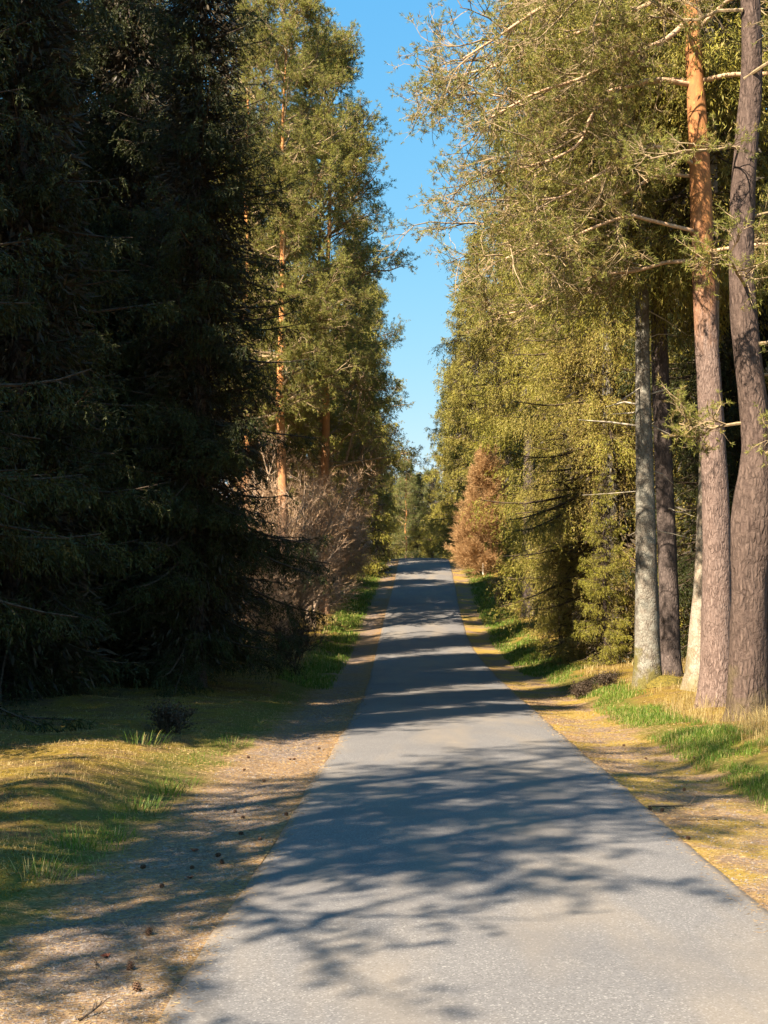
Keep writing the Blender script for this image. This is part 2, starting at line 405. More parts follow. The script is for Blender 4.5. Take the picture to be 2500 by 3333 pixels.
# road
def roadz(X, Y, O): return rz(Y) + .028*(1-(O/1.5)**2) - np.where(np.abs(O) > 1.49, .012, 0) + .002
rxs = np.array([-1.535, -1.50, -1.44, -1.2, -.9, -.6, -.3, 0, .3, .6, .9, 1.2, 1.44, 1.50, 1.535])
O, Y = np.meshgrid(rxs, yv[yv < 400])
Oe = O + np.where(np.abs(O) > 1.4, np.sign(O)*(.008*vnoise(O*0, Y, 5., 5)+.012*vnoise(O*0, Y, 1.3, 6)), 0)
X = Oe+rx(Y); Z = roadz(X, Y, O); Z = np.where(np.abs(O) > 1.52, Z-.06, Z)
ids = np.arange(O.size).reshape(O.shape)
F = np.stack([ids[:-1, :-1], ids[:-1, 1:], ids[1:, 1:], ids[1:, :-1]], -1).reshape(-1, 4)
rd = link('road', mesh('road', np.stack([X, Y, Z], -1).reshape(-1, 3), [(F, 0)], [M['road']], smooth=True, fattr={'off': O.ravel()}))
tag(rd, kind='structure')

# ------------------------------------------------------------------ trunks and trees
def trunk_mesh(name, pts, rad, mat, seg=20, step=.12, rough=.03, flare=.0, seed=0, cap=False):
    """pts (n,3) local; rad (n,) ; fine rings with lumpy radius"""
    pts = np.array(pts, float); rad = np.array(rad, float)
    cum = np.concatenate([[0], np.cumsum(np.linalg.norm(np.diff(pts, axis=0), axis=1))])
    L = cum[-1]; m = max(6, int(L/step)); t = np.linspace(0, L, m)
    P = np.stack([np.interp(t, cum, pts[:, k]) for k in range(3)], -1)
    kk = max(1, int(m*.04)); ker = np.ones(2*kk+1)/(2*kk+1)
    for k in range(3):
        e = np.pad(P[:, k], kk, mode='reflect', reflect_type='odd'); P[:, k] = np.convolve(e, ker, 'valid')
    r = np.interp(t, cum, rad)
    T = nrm(np.gradient(P, axis=0)); X = nrm(np.cross(T, np.array([0, 1., 0]))); Yv = np.cross(T, X)
    a = np.arange(seg)*2*np.pi/seg
    A, TT = np.meshgrid(a, t)
    lump = 1 + rough*(np.sin(3*A+TT*1.3+seed)+.7*np.sin(5*A-TT*2.1+seed*2)+.6*np.sin(2*A+TT*4.+seed)+.5*np.sin(9*A+TT*7))
    fl = 1 + flare*np.exp(-TT/.22)*(1+.5*np.sin(5*A+seed)) + flare*.35*np.exp(-TT/.8)
    RR = r[:, None]*lump*fl
    V = P[:, None] + RR[..., None]*(np.cos(A)[..., None]*X[:, None]+np.sin(A)[..., None]*Yv[:, None])
    ids = np.arange(m*seg).reshape(m, seg)
    F = np.stack([ids[:-1], np.roll(ids, -1, 1)[:-1], np.roll(ids, -1, 1)[1:], ids[1:]], -1).reshape(-1, 4)
    V = V.reshape(-1, 3)
    return V, F

def stubs(rng, pts_z, rfun, lean, n, Lr=(.15, .7), zr=(1.5, 8)):
    z = rng.uniform(*zr, n); az = rng.uniform(0, 2*np.pi, n); L = rng.uniform(*Lr, n)
    c = np.stack([np.interp(z, pts_z, lean[:, 0]), np.interp(z, pts_z, lean[:, 1]), z], -1)
    d = nrm(np.stack([np.cos(az), np.sin(az), rng.uniform(-.4, .3, n)], -1))
    P = np.stack([c, c+d*L[:, None]*.5+rng.normal(size=(n, 3))*.02, c+d*L[:, None]+np.array([0, 0, -.05])], 1)
    r = rng.uniform(.008, .022, n)[:, None]*np.array([1, .8, .35])
    return tubes(P, r, 5)

def spruce_crown(seed, H, rmax, z0, dens=9., hang=.35, dead=.25, spr=3, mat='spruce', shape=.75, wk=1.0, sec=9., wf=1., lf=1., jit=.42, inner=1., whorl=.0):
    rng = np.random.default_rng(seed)
    nb = int((H-z0)*dens)
    z = z0 + (H-z0)*rng.uniform(0, .985, nb)**1.05
    k = rng.uniform(size=nb) < whorl; wh = .62
    z = np.where(k, np.clip(np.round(z/wh)*wh+rng.normal(size=nb)*.05, z0*.8, H-.15), z)
    u = (H-z)/(H-z0)
    L = rmax*(u**shape)*rng.uniform(.62, 1.15, nb)*np.where(u > .9, .85, 1) + .15
    az = rng.uniform(0, 2*np.pi, nb)
    L = L*np.where(np.sin(az*3+z*2.3)+np.sin(az*2-z*1.1) < -.7, .62, 1.05)
    K = 7; e = R_(28) - R_(42)*u + rng.normal(size=nb)*.12
    d = np.stack([np.cos(az)*np.cos(e), np.sin(az)*np.cos(e), np.sin(e)], -1)
    B = np.zeros((nb, K, 3)); B[:, 0, 2] = z
    for k in range(1, K):
        d = d + rng.normal(size=(nb, 3))*.05; d[:, 2] += np.where(k < 4, -.09*u, .10)
        d = nrm(d); B[:, k] = B[:, k-1] + d*(L/(K-1))[:, None]
    bag = Bag()
    rr = (.010+.012*L)[:, None]*np.linspace(1, .2, K)
    V, F = tubes(B, rr, 4); bag.add(V, F, 1)
    # secondaries, both sides
    cnt = np.maximum(3, (L*sec).astype(int)); idx = np.repeat(np.arange(nb), cnt)
    s = rng.uniform(.12, 1, len(idx))
    Ls = (.42*L[idx]*(1-s*.75)*rng.uniform(.5, 1.1, len(idx))+.10)
    S = spawn(rng, B, idx, s, rng.uniform(.5, 1.15, len(idx)), Ls, 4, gz=-.16, wig=.1, lateral=.25)
    V, F = tubes(S, (.003+.005*Ls)[:, None]*np.linspace(1, .4, 4), 3); bag.add(V, F, 1)
    # hanging twigs
    n3 = np.maximum(2, (Ls*11).astype(int)); i3 = np.repeat(np.arange(len(S)), n3)
    s3 = rng.uniform(.1, 1, len(i3))
    L3 = rng.uniform(.25, 1.1, len(i3))*hang*(.5+.5*(1-u[idx][i3]*.2))*np.clip(Ls[i3]*2.2, .4, 1.2)
    T3 = spawn(rng, S, i3, s3, rng.uniform(.4, 1.1, len(i3)), L3, 4, gz=-.55, wig=.10)
    # sprigs: on tertiary twigs and on the outer secondaries
    def sprigs(P, idx_, per, rad_frac, base_u):
        ii = np.repeat(np.arange(len(P)), per); ss = rng.uniform(.05, 1, len(ii))
        pos, tan = interp(P, ii, ss)
        radial = np.linalg.norm(pos[:, :2], axis=1)/(rmax*np.maximum(base_u[ii], .08)**shape+.15)
        dd = tan + rng.normal(size=tan.shape)*jit
        ln = rng.uniform(.08, .16, len(ii))*wk*lf
        V, F = kites(rng, pos, dd, ln, rng.uniform(.026, .042, len(ii))*wk*wf)
        dv = np.clip(dead*1.6*(1.0-radial)+rng.normal(size=len(ii))*.12 + (rng.uniform(size=len(ii)) < dead*.5)*.5, 0, 1)
        t = np.stack([np.clip(rng.uniform(size=len(ii))*.7+.3*radial, 0, 1), dv, radial], -1)
        bag.add(V, F, 0, np.repeat(t, 4, 0))
    sprigs(T3, i3, spr*2, None, u[idx][i3])
    sprigs(S, idx, spr*2, None, u[idx])
    # dead inner twigs round the stem
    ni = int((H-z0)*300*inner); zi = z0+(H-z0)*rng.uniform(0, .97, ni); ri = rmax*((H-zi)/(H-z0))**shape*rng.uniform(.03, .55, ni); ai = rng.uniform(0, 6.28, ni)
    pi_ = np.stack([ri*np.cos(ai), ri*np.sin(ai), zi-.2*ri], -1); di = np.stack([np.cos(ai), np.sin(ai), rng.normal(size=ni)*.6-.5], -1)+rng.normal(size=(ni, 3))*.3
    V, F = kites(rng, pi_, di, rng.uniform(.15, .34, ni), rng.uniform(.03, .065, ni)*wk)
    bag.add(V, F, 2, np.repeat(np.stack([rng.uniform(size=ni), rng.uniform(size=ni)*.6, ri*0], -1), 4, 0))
    return bag.mesh('crown', [M[mat], M['twig_dark'], M['deadtwig']])

def tufts(rng, bag, pos, tan, n, L=.06, W=.006, dead=.08):
    ii = np.repeat(np.arange(len(pos)), n)
    d = nrm(tan[ii]*.75 + nrm(rng.normal(size=(len(ii), 3)))*1.0)
    p = pos[ii] - tan[ii]*rng.uniform(0, .06, len(ii))[:, None]
    V, F = kites(rng, p, d, rng.uniform(.7, 1.2, len(ii))*L, W)
    base = rng.uniform(size=len(pos)); dv = (rng.uniform(size=len(pos)) < dead)*.8
    t = np.stack([np.clip(base[ii]*.6+rng.uniform(size=len(ii))*.4, 0, 1), np.clip(dv[ii]+rng.uniform(size=len(ii))*.15, 0, 1), base[ii]], -1)
    bag.add(V, F, 0, np.repeat(t, 4, 0))

def pine_foliage(rng, bag, limbs, n2=8, n3=7, n4=5, L2=1.2, L3=.6, L4=.28, s0=.3, nt_=14, tl=.065, tw=.006, gz2=.02, wig=.22, dead=.08):
    B = len(limbs)
    i2 = np.repeat(np.arange(B), n2); s2 = rng.uniform(s0, 1, len(i2))
    P2 = spawn(rng, limbs, i2, s2, rng.uniform(.5, 1.2, len(i2)), L2*rng.uniform(.5, 1.1, len(i2)), 6, gz=gz2, wig=wig, lateral=.6)
    i3 = np.repeat(np.arange(len(P2)), n3); s3 = rng.uniform(.2, 1, len(i3))
    P3 = spawn(rng, P2, i3, s3, rng.uniform(.4, 1.1, len(i3)), L3*rng.uniform(.5, 1.1, len(i3)), 5, gz=.03, wig=wig)
    i4 = np.repeat(np.arange(len(P3)), n4); s4 = rng.uniform(.3, 1, len(i4))
    P4 = spawn(rng, P3, i4, s4, rng.uniform(.4, 1., len(i4)), L4*rng.uniform(.5, 1.1, len(i4)), 4, gz=.06, wig=wig*.8)
    for P, r, k in ((P2, .016, 4), (P3, .008, 3), (P4, .0042, 3)):
        V, F = tubes(P, np.linspace(r, r*.4, P.shape[1])[None].repeat(len(P), 0), k); bag.add(V, F, 1)
    e, t = interp(P4, np.arange(len(P4)), np.full(len(P4), .99)); tufts(rng, bag, e, t, nt_, tl, tw, dead)
    jj = rng.integers(0, len(P4), len(P4)//2); e, t = interp(P4, jj, rng.uniform(.4, .9, len(jj))); tufts(rng, bag, e, t, nt_//2, tl, tw, dead)
    e, t = interp(P3, np.arange(len(P3)), np.full(len(P3), .99)); tufts(rng, bag, e, t, nt_, tl, tw, dead)

def pine_crown(seed, H, rmax, z0, nl=34, mat='pine', det=1.0, nt_=8, tl=.10, tw=.018, lean=(0, 0)):
    rng = np.random.default_rng(seed)
    z = z0+(H-z0)*rng.uniform(0, 1, nl)**.85; u = (z-z0)/(H-z0)
    L = rmax*np.sqrt(np.clip(1-(u*1.0-.25)**2*1.55, .05, 1))*rng.uniform(.55, 1.1, nl)
    az = rng.uniform(0, 2*np.pi, nl); e = R_(5)+R_(50)*u**2+rng.normal(size=nl)*.15
    d = np.stack([np.cos(az)*np.cos(e), np.sin(az)*np.cos(e), np.sin(e)], -1)
    K = 7; B = np.zeros((nl, K, 3)); B[:, 0, 2] = z
    for k in range(1, K):
        d = d+rng.normal(size=(nl, 3))*.12; d[:, 2] += .02
        d = nrm(d); B[:, k] = B[:, k-1]+d*(L/(K-1))[:, None]
    bag = Bag()
    V, F = tubes(B, (.012+.016*L)[:, None]*np.linspace(1, .3, K), 5); bag.add(V, F, 1)
    pine_foliage(rng, bag, B, n2=int(9*det), n3=6, n4=4, L2=.9, L3=.42, L4=.22, s0=.35, nt_=nt_, tl=tl, tw=tw, wig=.15)
    return bag.mesh('crown', [M[mat], M['twig']])

def bare_crown(seed, H, spread, nst=1, nb=40, mat='brownleaf', tw='beechbark', up=.5, z0=.25, leafy=.6, fine=1.0, fw=.012, ang=(.5, .9), cone=.8, tl=1., lv=.6):
    """leafless or withered-leaf young tree: stems > branches > twigs > twiglets"""
    rng = np.random.default_rng(seed)
    st = np.zeros((nst, 8, 3))
    st[:, 0, :2] = rng.normal(size=(nst, 2))*.15*(nst > 1)
    d = nrm(np.concatenate([rng.normal(size=(nst, 2))*(.16 if nst > 1 else .03), np.ones((nst, 1))], 1))
    Hs = H*rng.uniform(.75, 1, nst) if nst > 1 else np.array([H])
    for k in range(1, 8):
        d = nrm(d+rng.normal(size=(nst, 3))*(.05 if nst > 1 else .012)*np.array([1, 1, 0])); st[:, k] = st[:, k-1]+d*(Hs/7)[:, None]
    bag = Bag()
    V, F = tubes(st, (.008*Hs+.01)[:, None]*np.linspace(1, .15, 8), 6); bag.add(V, F, 1)
    i1 = np.repeat(np.arange(nst), nb//nst); s1 = z0+(1-z0)*rng.uniform(0, 1, len(i1))**1.1
    L1 = spread*(np.clip(1-s1, 0, 1)**cone*1.25+.12)*rng.uniform(lv, 1.1, len(i1))
    P1 = spawn(rng, st, i1, s1, rng.uniform(*ang, len(i1)), L1, 6, gz=.03, wig=.10)
    V, F = tubes(P1, (.005+.006*L1)[:, None]*np.linspace(1, .25, 6), 4); bag.add(V, F, 1)
    n2 = np.maximum(3, (L1*9*fine).astype(int)); i2 = np.repeat(np.arange(len(P1)), n2); s2 = rng.uniform(.12, 1, len(i2))
    P2 = spawn(rng, P1, i2, s2, rng.uniform(.35, .8, len(i2)), .42*L1[i2]*(1.15-s2)+.15*tl, 5, gz=.04, wig=.12)
    V, F = tubes(P2, np.linspace(.006, .002, 5)[None].repeat(len(P2), 0), 3); bag.add(V, F, 1)
    i3 = np.repeat(np.arange(len(P2)), int(8*fine)); s3 = rng.uniform(.1, 1, len(i3))
    pos, tan = interp(P2, i3, s3)
    dd = tan+rng.normal(size=tan.shape)*.45
    V, F = kites(rng, pos, dd, rng.uniform(.10, .32, len(pos))*tl, fw, .3)
    t = np.repeat(np.stack([rng.uniform(size=len(pos)), rng.uniform(size=len(pos))*.5, pos[:, 2]/H], -1), 4, 0); bag.add(V, F, 0, t)
    if leafy:
        nl = int(len(pos)*leafy); j = rng.integers(0, len(pos), nl)
        p = pos[j]+nrm(dd[j])*rng.uniform(.02, .25, nl)[:, None]
        V, F = kites(rng, p, rng.normal(size=(nl, 3))+np.array([0, 0, -.5]), rng.uniform(.03, .06, nl), .030, .5)
        t = np.repeat(np.stack([rng.uniform(size=nl), rng.uniform(size=nl), p[:, 2]/H], -1), 4, 0); bag.add(V, F, 0, t)
    return bag.mesh('crown', [M[mat], M[tw]])

PROTO = {}
def proto(kind):
    """shared meshes (trunk, crown, extra) for each kind of tree"""
    if kind in PROTO: return PROTO[kind]
    rng = np.random.default_rng(abs(hash(kind)) % 1000 if False else sum(map(ord, kind)))
    def tr(H, r, mat, flare=.35, rough=.02, seg=14, step=.35, wob=.05, z0=-.25):
        zz = np.linspace(z0, H, 9); p = np.stack([rng.normal(size=9)*wob, rng.normal(size=9)*wob, zz], -1); p[:2, :2] = 0
        V, F = trunk_mesh('trunk', p, r*np.clip(1-(zz/H), .02, 1)**.8, M[mat], seg, step, rough, flare, seed=rng.uniform(0, 6))
        return mesh('trunk', V, [(F, 0)], [M[mat]], smooth=True)
    k = kind
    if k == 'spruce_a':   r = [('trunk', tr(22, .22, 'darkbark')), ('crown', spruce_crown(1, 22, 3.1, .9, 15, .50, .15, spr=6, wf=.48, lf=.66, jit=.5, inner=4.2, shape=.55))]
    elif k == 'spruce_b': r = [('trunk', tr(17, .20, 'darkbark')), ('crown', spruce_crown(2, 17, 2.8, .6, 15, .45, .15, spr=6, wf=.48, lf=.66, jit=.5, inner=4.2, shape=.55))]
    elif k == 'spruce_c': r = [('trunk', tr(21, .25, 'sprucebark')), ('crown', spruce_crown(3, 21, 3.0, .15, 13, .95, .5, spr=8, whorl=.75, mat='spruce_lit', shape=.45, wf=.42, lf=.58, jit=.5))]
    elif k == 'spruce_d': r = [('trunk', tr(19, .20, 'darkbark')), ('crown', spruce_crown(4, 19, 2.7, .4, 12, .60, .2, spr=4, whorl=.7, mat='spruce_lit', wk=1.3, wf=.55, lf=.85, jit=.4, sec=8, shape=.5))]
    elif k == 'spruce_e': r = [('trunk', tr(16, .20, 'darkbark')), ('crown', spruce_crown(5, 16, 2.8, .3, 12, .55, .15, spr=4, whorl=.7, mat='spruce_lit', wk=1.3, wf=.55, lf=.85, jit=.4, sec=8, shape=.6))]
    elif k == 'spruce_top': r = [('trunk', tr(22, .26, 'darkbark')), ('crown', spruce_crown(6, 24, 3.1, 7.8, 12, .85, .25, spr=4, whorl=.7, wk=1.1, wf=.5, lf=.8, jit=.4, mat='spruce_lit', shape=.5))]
    elif k == 'spruce_thin': r = [('trunk', tr(19, .22, 'darkbark')), ('crown', spruce_crown(7, 19, 3.2, 5.5, 7.5, .20, .2, spr=2, wk=1.15, shape=.5, inner=.08, sec=3, whorl=.8))]  # sparse crown shaped to throw streaky shade from out of view
    elif k == 'pine_a': r = [('trunk', tr(21, .20, 'farpinebark', wob=.10)), ('crown', pine_crown(11, 21.5, 3.0, 7., 70, 'pine', 1.2))]
    elif k == 'pine_b': r = [('trunk', tr(19, .18, 'farpinebark', wob=.10)), ('crown', pine_crown(12, 19.5, 3.2, 3.5, 88, 'pine', 1.1))]
    elif k == 'pine_c': r = [('trunk', tr(15, .17, 'farpinebark', wob=.10)), ('crown', pine_crown(13, 15.5, 2.5, 1.0, 64, 'pine_blue', 1.1))]
    elif k == 'beech_a': r = [('crown', bare_crown(21, 7.5, 2.4, 4, 92, fine=1.15, leafy=.25, ang=(.45, 1.1), fw=.012))]
    elif k == 'beech_b': r = [('crown', bare_crown(22, 5.0, 2.0, 6, 96, fine=1.1, leafy=.25, ang=(.45, 1.2), z0=.06, fw=.012))]
    elif k == 'larch':   r = [('crown', bare_crown(23, 6.7, 1.45, 1, 280, mat='orangetwig', tw='orangetwig', z0=.03, fine=1.8, leafy=.25, fw=.014, ang=(.8, 1.2), cone=.72, lv=.85))]
    elif k == 'shrub':   r = [('stems', bare_crown(24, 1.3, .55, 9, 54, mat='heather', tw='twig_dark', fine=1.6, leafy=.2, fw=.006, z0=.1, tl=.6))]
    elif k == 'heather': r = [('stems', bare_crown(25, .42, .30, 12, 60, mat='heather', tw='twig_dark', fine=3., leafy=.1, fw=.004, z0=.05, ang=(.4, 1.1), tl=.22))]
    PROTO[k] = r
    return r

def plant(kind, name, x, y, s=1., rz_=0., lean=0., label='', cat='tree', group=None, sz=None, sink=.05):
    t = empty(name, (x, y, float(gz(x, y))-sink), rz_, s, label=label, cat=cat, group=group)
    if sz: t.scale = (s, s, s*sz)
    if lean: t.rotation_euler = (0, lean, rz_)
    for nm, me in proto(kind): link(nm, me, t)
    return t

# ---- the roadside trees on the right, nearest first
def world_path(px, base, k, zb):
    """(x offset m, z) pairs along a trunk"""
    return [(a, 0, b) for a, b in px]

def main_pine():
    bx, by = 5.22, 22.4; bz = float(gz(bx, by))
    t = empty('pine_tree', (bx, by, bz), label='tall leaning pine with bright orange upper bark and long bare limbs on its left', cat='pine tree')
    P = [(0.02, 0, -.25), (0, 0, .5), (.03, .0, 2.), (.0, .02, 3.7), (-.10, .0, 5.9), (-.15, .05, 7.4), (-.17, .0, 8.5), (-.25, 0, 10.2), (-.30, .0, 12), (-.2, .2, 15), (.1, .3, 19)]
    Rd = [.30, .26, .225, .20, .185, .175, .165, .135, .125, .09, .02]
    V, F = trunk_mesh('trunk', P, Rd, None, 36, .06, .022, .38, 1.)
    link('trunk', mesh('trunk', V, [(F, 0)], [M['pinebark']], smooth=True), t)
    rng = np.random.default_rng(5)
    k = .00729
    def pt(px, py, dy): return [(px-1548)*k, dy, (1263-py)*k+1.65-bz]
    L = [([1512, 10, 0], [1450, 75, -.2], [1380, 112, -.5], [1310, 150, -.7], [1230, 185, -.8], [1130, 230, -1.0], [1030, 280, -1.]),
         ([1516, 158, 0], [1450, 143, .2], [1380, 150, .3], [1300, 152, .5], [1200, 170, .7], [1090, 150, .9], [990, 130, 1.1]),
         ([1516, 168, 0], [1420, 165, -.2], [1345, 190, -.4], [1272, 245, -.5], [1225, 325, -.7], [1150, 380, -.9], [1050, 400, -1.1]),
         ([1520, 350, 0], [1440, 325, -.3], [1370, 330, -.6], [1320, 360, -.8], [1270, 400, -1.], [1180, 460, -1.1], [1080, 480, -1.3]),
         ([1520, 372, 0], [1440, 352, .4], [1390, 370, .6], [1300, 400, .9], [1200, 420, 1.1], [1100, 430, 1.3], [1000, 420, 1.5]),
         ([1524, 495, 0], [1430, 478, -.2], [1350, 475, -.5], [1280, 500, -.8], [1200, 540, -1.], [1120, 560, -1.2], [1040, 590, -1.4]),
         ([1526, 556, 0], [1440, 550, .2], [1380, 565, .4], [1300, 570, .6], [1210, 600, .7], [1130, 640, .9], [1060, 650, 1.]),
         ([1512, -60, 0], [1430, -40, .3], [1330, -10, .6], [1220, 20, .8], [1120, 50, 1.], [1030, 70, 1.2], [950, 90, 1.3]),
         ([1512, -80, 0], [1430, -60, -.3], [1330, -40, -.6], [1220, 0, -.9], [1120, 60, -1.1], [1040, 120, -1.2], [960, 180, -1.3]),
         ([1524, 160, 0], [1580, 150, -.2], [1650, 162, -.4], [1720, 165, -.7], [1790, 190, -1.], [1860, 200, -1.2], [1930, 230, -1.4]),
         ([1524, 40, 0], [1580, 0, -.3], [1640, 0, -.6], [1700, 10, -.8], [1760, 30, -1.], [1820, 60, -1.2], [1880, 80, -1.4]),
         ([1530, 540, 0], [1570, 540, -.4], [1610, 550, -.8], [1650, 560, -1.1], [1700, 570, -1.5], [1740, 600, -1.8], [1790, 640, -2.0]),
         ([1515, 100, 0], [1480, 60, -.5], [1430, 50, -1.], [1370, 60, -1.5], [1300, 70, -1.9], [1220, 90, -2.2], [1140, 120, -2.5])]
    L = [[[1515+(q[0]-1515)*(.93 if q[0] < 1515 else 1), q[1], q[2]] for q in l] for l in L]
    limbs = np.array([[pt(*q) for q in l] for l in L])
    for i, l in enumerate(limbs):
        r0 = .045 if i in (0, 1, 2, 7, 8, 9) else .034
        lw = l + np.concatenate([np.zeros((1, 3)), rng.normal(size=(6, 3))*.03])
        V, F = trunk_mesh('limb', lw, np.linspace(r0, r0*.35, 7), None, 8, .08, .05, 0, i)
        link('limb', mesh('limb', V, [(F, 0)], [M['limb']], smooth=True), t)
    bag = Bag()
    pine_foliage(rng, bag, limbs, n2=20, n3=8, n4=4, L2=1.35, L3=.66, L4=.26, s0=.25, nt_=12, tl=.075, tw=.011, gz2=-.03, wig=.24, dead=.22)
    # upper crown, above the picture, casts its shade
    z = rng.uniform(12, 19, 16); az = rng.uniform(0, 6.28, 16); K = 7
    B = np.zeros((16, K, 3)); B[:, 0, 2] = z
    d = np.stack([np.cos(az), np.sin(az), np.full(16, .3)], -1)
    for q in range(1, K): d = nrm(d+rng.normal(size=(16, 3))*.12); B[:, q] = B[:, q-1]+d*.35
    pine_foliage(rng, bag, B, n2=5, n3=5, n4=3, L2=.9, L3=.5, L4=.25, nt_=8, tl=.08, tw=.014)
    link('crown', bag.mesh('crown', [M['pine'], M['twig']]), t)
M['limb'] = simple('pine_limb_bark', (.40, .24, .13), (.58, .40, .25), 9, bumpd=.004)
main_pine()

def old_pine():
    bx, by = 5.02, 19.8; bz = float(gz(bx, by))
    t = empty('pine_tree', (bx, by, bz), label='thick crooked old pine with deeply furrowed bark at the right edge', cat='pine tree')
    k = 19.8/3072
    P = [((px-1610)*k, dy, (1263-py)*k+1.65-bz) for px, py, dy in
         [(1612, 1580, 0), (1611, 1540, 0), (1613, 1400, 0), (1620, 1250, 0), (1628, 1130, 0), (1634, 1060, .0), (1643, 970, .0), (1634, 850, .05), (1618, 700, .1), (1613, 550, .1), (1620, 400, .1), (1632, 280, .1), (1645, 150, .1), (1645, -100, .2), (1650, -700, .3)]]
    Rd = [.30, .27, .25, .245, .285, .27, .20, .195, .185, .175, .17, .165, .15, .13, .04]
    V, F = trunk_mesh('trunk', P, Rd, None, 36, .06, .035, .35, 4.)
    link('trunk', mesh('trunk', V, [(F, 0)], [M['pinebark_shaded']], smooth=True), t)
    rng = np.random.default_rng(9)
    L = []
    for z, az, el, ln in [(4.1, 2.9, .2, 1.0), (5.2, -.6, .1, 1.6), (6.0, -2., .1, 1.2), (7., .2, .1, 1.8), (8, 3.6, .1, 1.5), (9, -.9, .1, 2.), (10, 2.6, .2, 2.2), (11, -2.2, .2, 2.2), (12.5, .5, .3, 2), (13.5, 3.3, .3, 2.), (14.5, -1, .4, 1.8), (4.8, .1, .1, 1.3), (3.6, -.9, .0, .9)]:
        d = np.array([math.cos(az), math.sin(az), el]); p = np.array([(1625-1610)*k, .05, z]); l = [p]
        for q in range(6): d = nrm(d+rng.normal(size=3)*.15); p = p+d*ln/6; l.append(p)
        L.append(l)
    L = np.array(L); bag = Bag()
    V, F = tubes(L, np.linspace(.028, .010, 7)[None].repeat(len(L), 0), 6); bag.add(V, F, 1)
    pine_foliage(rng, bag, L, n2=7, n3=5, n4=4, L2=.6, L3=.4, L4=.22, s0=.2, nt_=13, tl=.07, tw=.010, wig=.24, dead=.12)
    link('crown', bag.mesh('crown', [M['pine'], M['twig']]), t)
old_pine()

def bare_trunk(name, x, y, pts, rad, mat, label, flare=.25, stub=None, seed=0, crown=None, rough=.02, cat='spruce tree'):
    bz = float(gz(x, y)); t = empty(name, (x, y, bz), label=label, cat=cat)
    V, F = trunk_mesh('trunk', pts, rad, None, 32, .08, rough, flare, seed)
    link('trunk', mesh('trunk', V, [(F, 0)], [M[mat]], smooth=True), t)
    if stub:
        rng = np.random.default_rng(seed+50); pa = np.array(pts)
        for i in range(stub[0]):
            V, F = stubs(rng, pa[:, 2], None, pa[:, :2], 1, stub[1], stub[2])
            link('dead_branch', mesh('dead_branch', V, [(F, 0)], [M['deadwood']], smooth=True), t)
    if crown: link('crown', crown, t)
    return t
CT = proto('spruce_top')[1][1]
bare_trunk('spruce_tree', 4.80, 26.0, [(.0, 0, -.25), (0, 0, 0), (.0, 0, 1.5), (-.02, 0, 3.5), (-.04, 0, 6.), (-.05, 0, 9), (0, 0, 21)],
           [.28, .245, .21, .17, .13, .11, .01], 'sprucebark', 'grey spotted spruce trunk with moss at its foot, left of the trunk group', .3,
           (16, (.3, 1.3), (2.4, 8.)), 1, CT)
bare_trunk('spruce_tree', 5.62, 28.0, [(.02, 0, -.25), (0, 0, .5), (-.06, 0, 3.), (-.15, 0, 6.), (-.2, 0, 10), (-.2, 0, 21)],
           [.23, .20, .18, .165, .14, .01], 'darkbark', 'dark shaded spruce trunk close behind the grey mossy trunk', .2,
           (8, (.2, .6), (2., 7.)), 2, CT)
bare_trunk('spruce_tree', 5.44, 24.6, [(-.02, 0, -.25), (0, 0, .3), (.10, 0, 2.0), (.20, 0, 4.5), (.30, 0, 7), (.3, 0, 20)],
           [.30, .24, .17, .14, .12, .01], 'palebark', 'pale slender spruce with broken branch stubs, pressed behind the orange pine', .35,
           (12, (.1, .4), (1.2, 7.5)), 3, CT)

# ---- right side wall
plant('spruce_c', 'spruce_tree', 5.9, 37.0, 1.0, .3, label='big yellow-green spruce hung with drooping twig curtains down to the ground, right of the road', cat='spruce tree')
plant('spruce_c', 'spruce_tree', 6.5, 47, .98, 2.1, label='spruce with straw-coloured hanging twigs just behind the big curtained spruce', cat='spruce tree')
plant('spruce_c', 'spruce_tree', 6.9, 40.2, .9, 4.4, label='yellow-green spruce crowding close behind the right side of the big curtained one', cat='spruce tree')
plant('spruce_e', 'spruce_tree', 4.75, 38.3, .34, 1.4, label='young low spruce filling the foot of the big curtained spruce beside the verge', cat='spruce tree')
plant('spruce_e', 'spruce_tree', 5.3, 34.2, .30, 3.1, label='smallest spruce, low and dense, left of the grey spotted trunk', cat='spruce tree')
plant('spruce_a', 'spruce_tree', 8.4, 33, 1.0, 1.0, label='dark spruce filling the gap behind the trunk group on the right', cat='spruce tree')
plant('spruce_top', 'spruce_tree', 5.6, 42, 1.0, 2.0, label='tall spruce with a bare lower trunk, its high crown overhanging the road on the right', cat='spruce tree')
plant('spruce_top', 'spruce_tree', 5.5, 54, 1.05, 4.0, label='tall spruce with drooping side branches reaching furthest into the sky gap from the right', cat='spruce tree')
G = 'spruces in the shaded wood behind the right-hand trunks'
for x, y, k, r in [(9.5, 26, 'spruce_b', .4), (11.5, 31, 'spruce_a', 2.), (13, 38, 'spruce_b', 3.), (9.8, 40, 'spruce_a', 4.), (12.5, 46, 'spruce_b', 5.), (16, 33, 'spruce_a', .7), (17, 44, 'spruce_b', 1.7), (14.5, 27, 'spruce_b', 2.7), (9.2, 49, 'spruce_a', 2.7)]:
    plant(k, 'spruce_tree', x, y, 1., r, label='shaded spruce in the dark wood behind the right-hand trunks', cat='spruce tree', group=G)
G = 'spruces lining the right side of the climb'
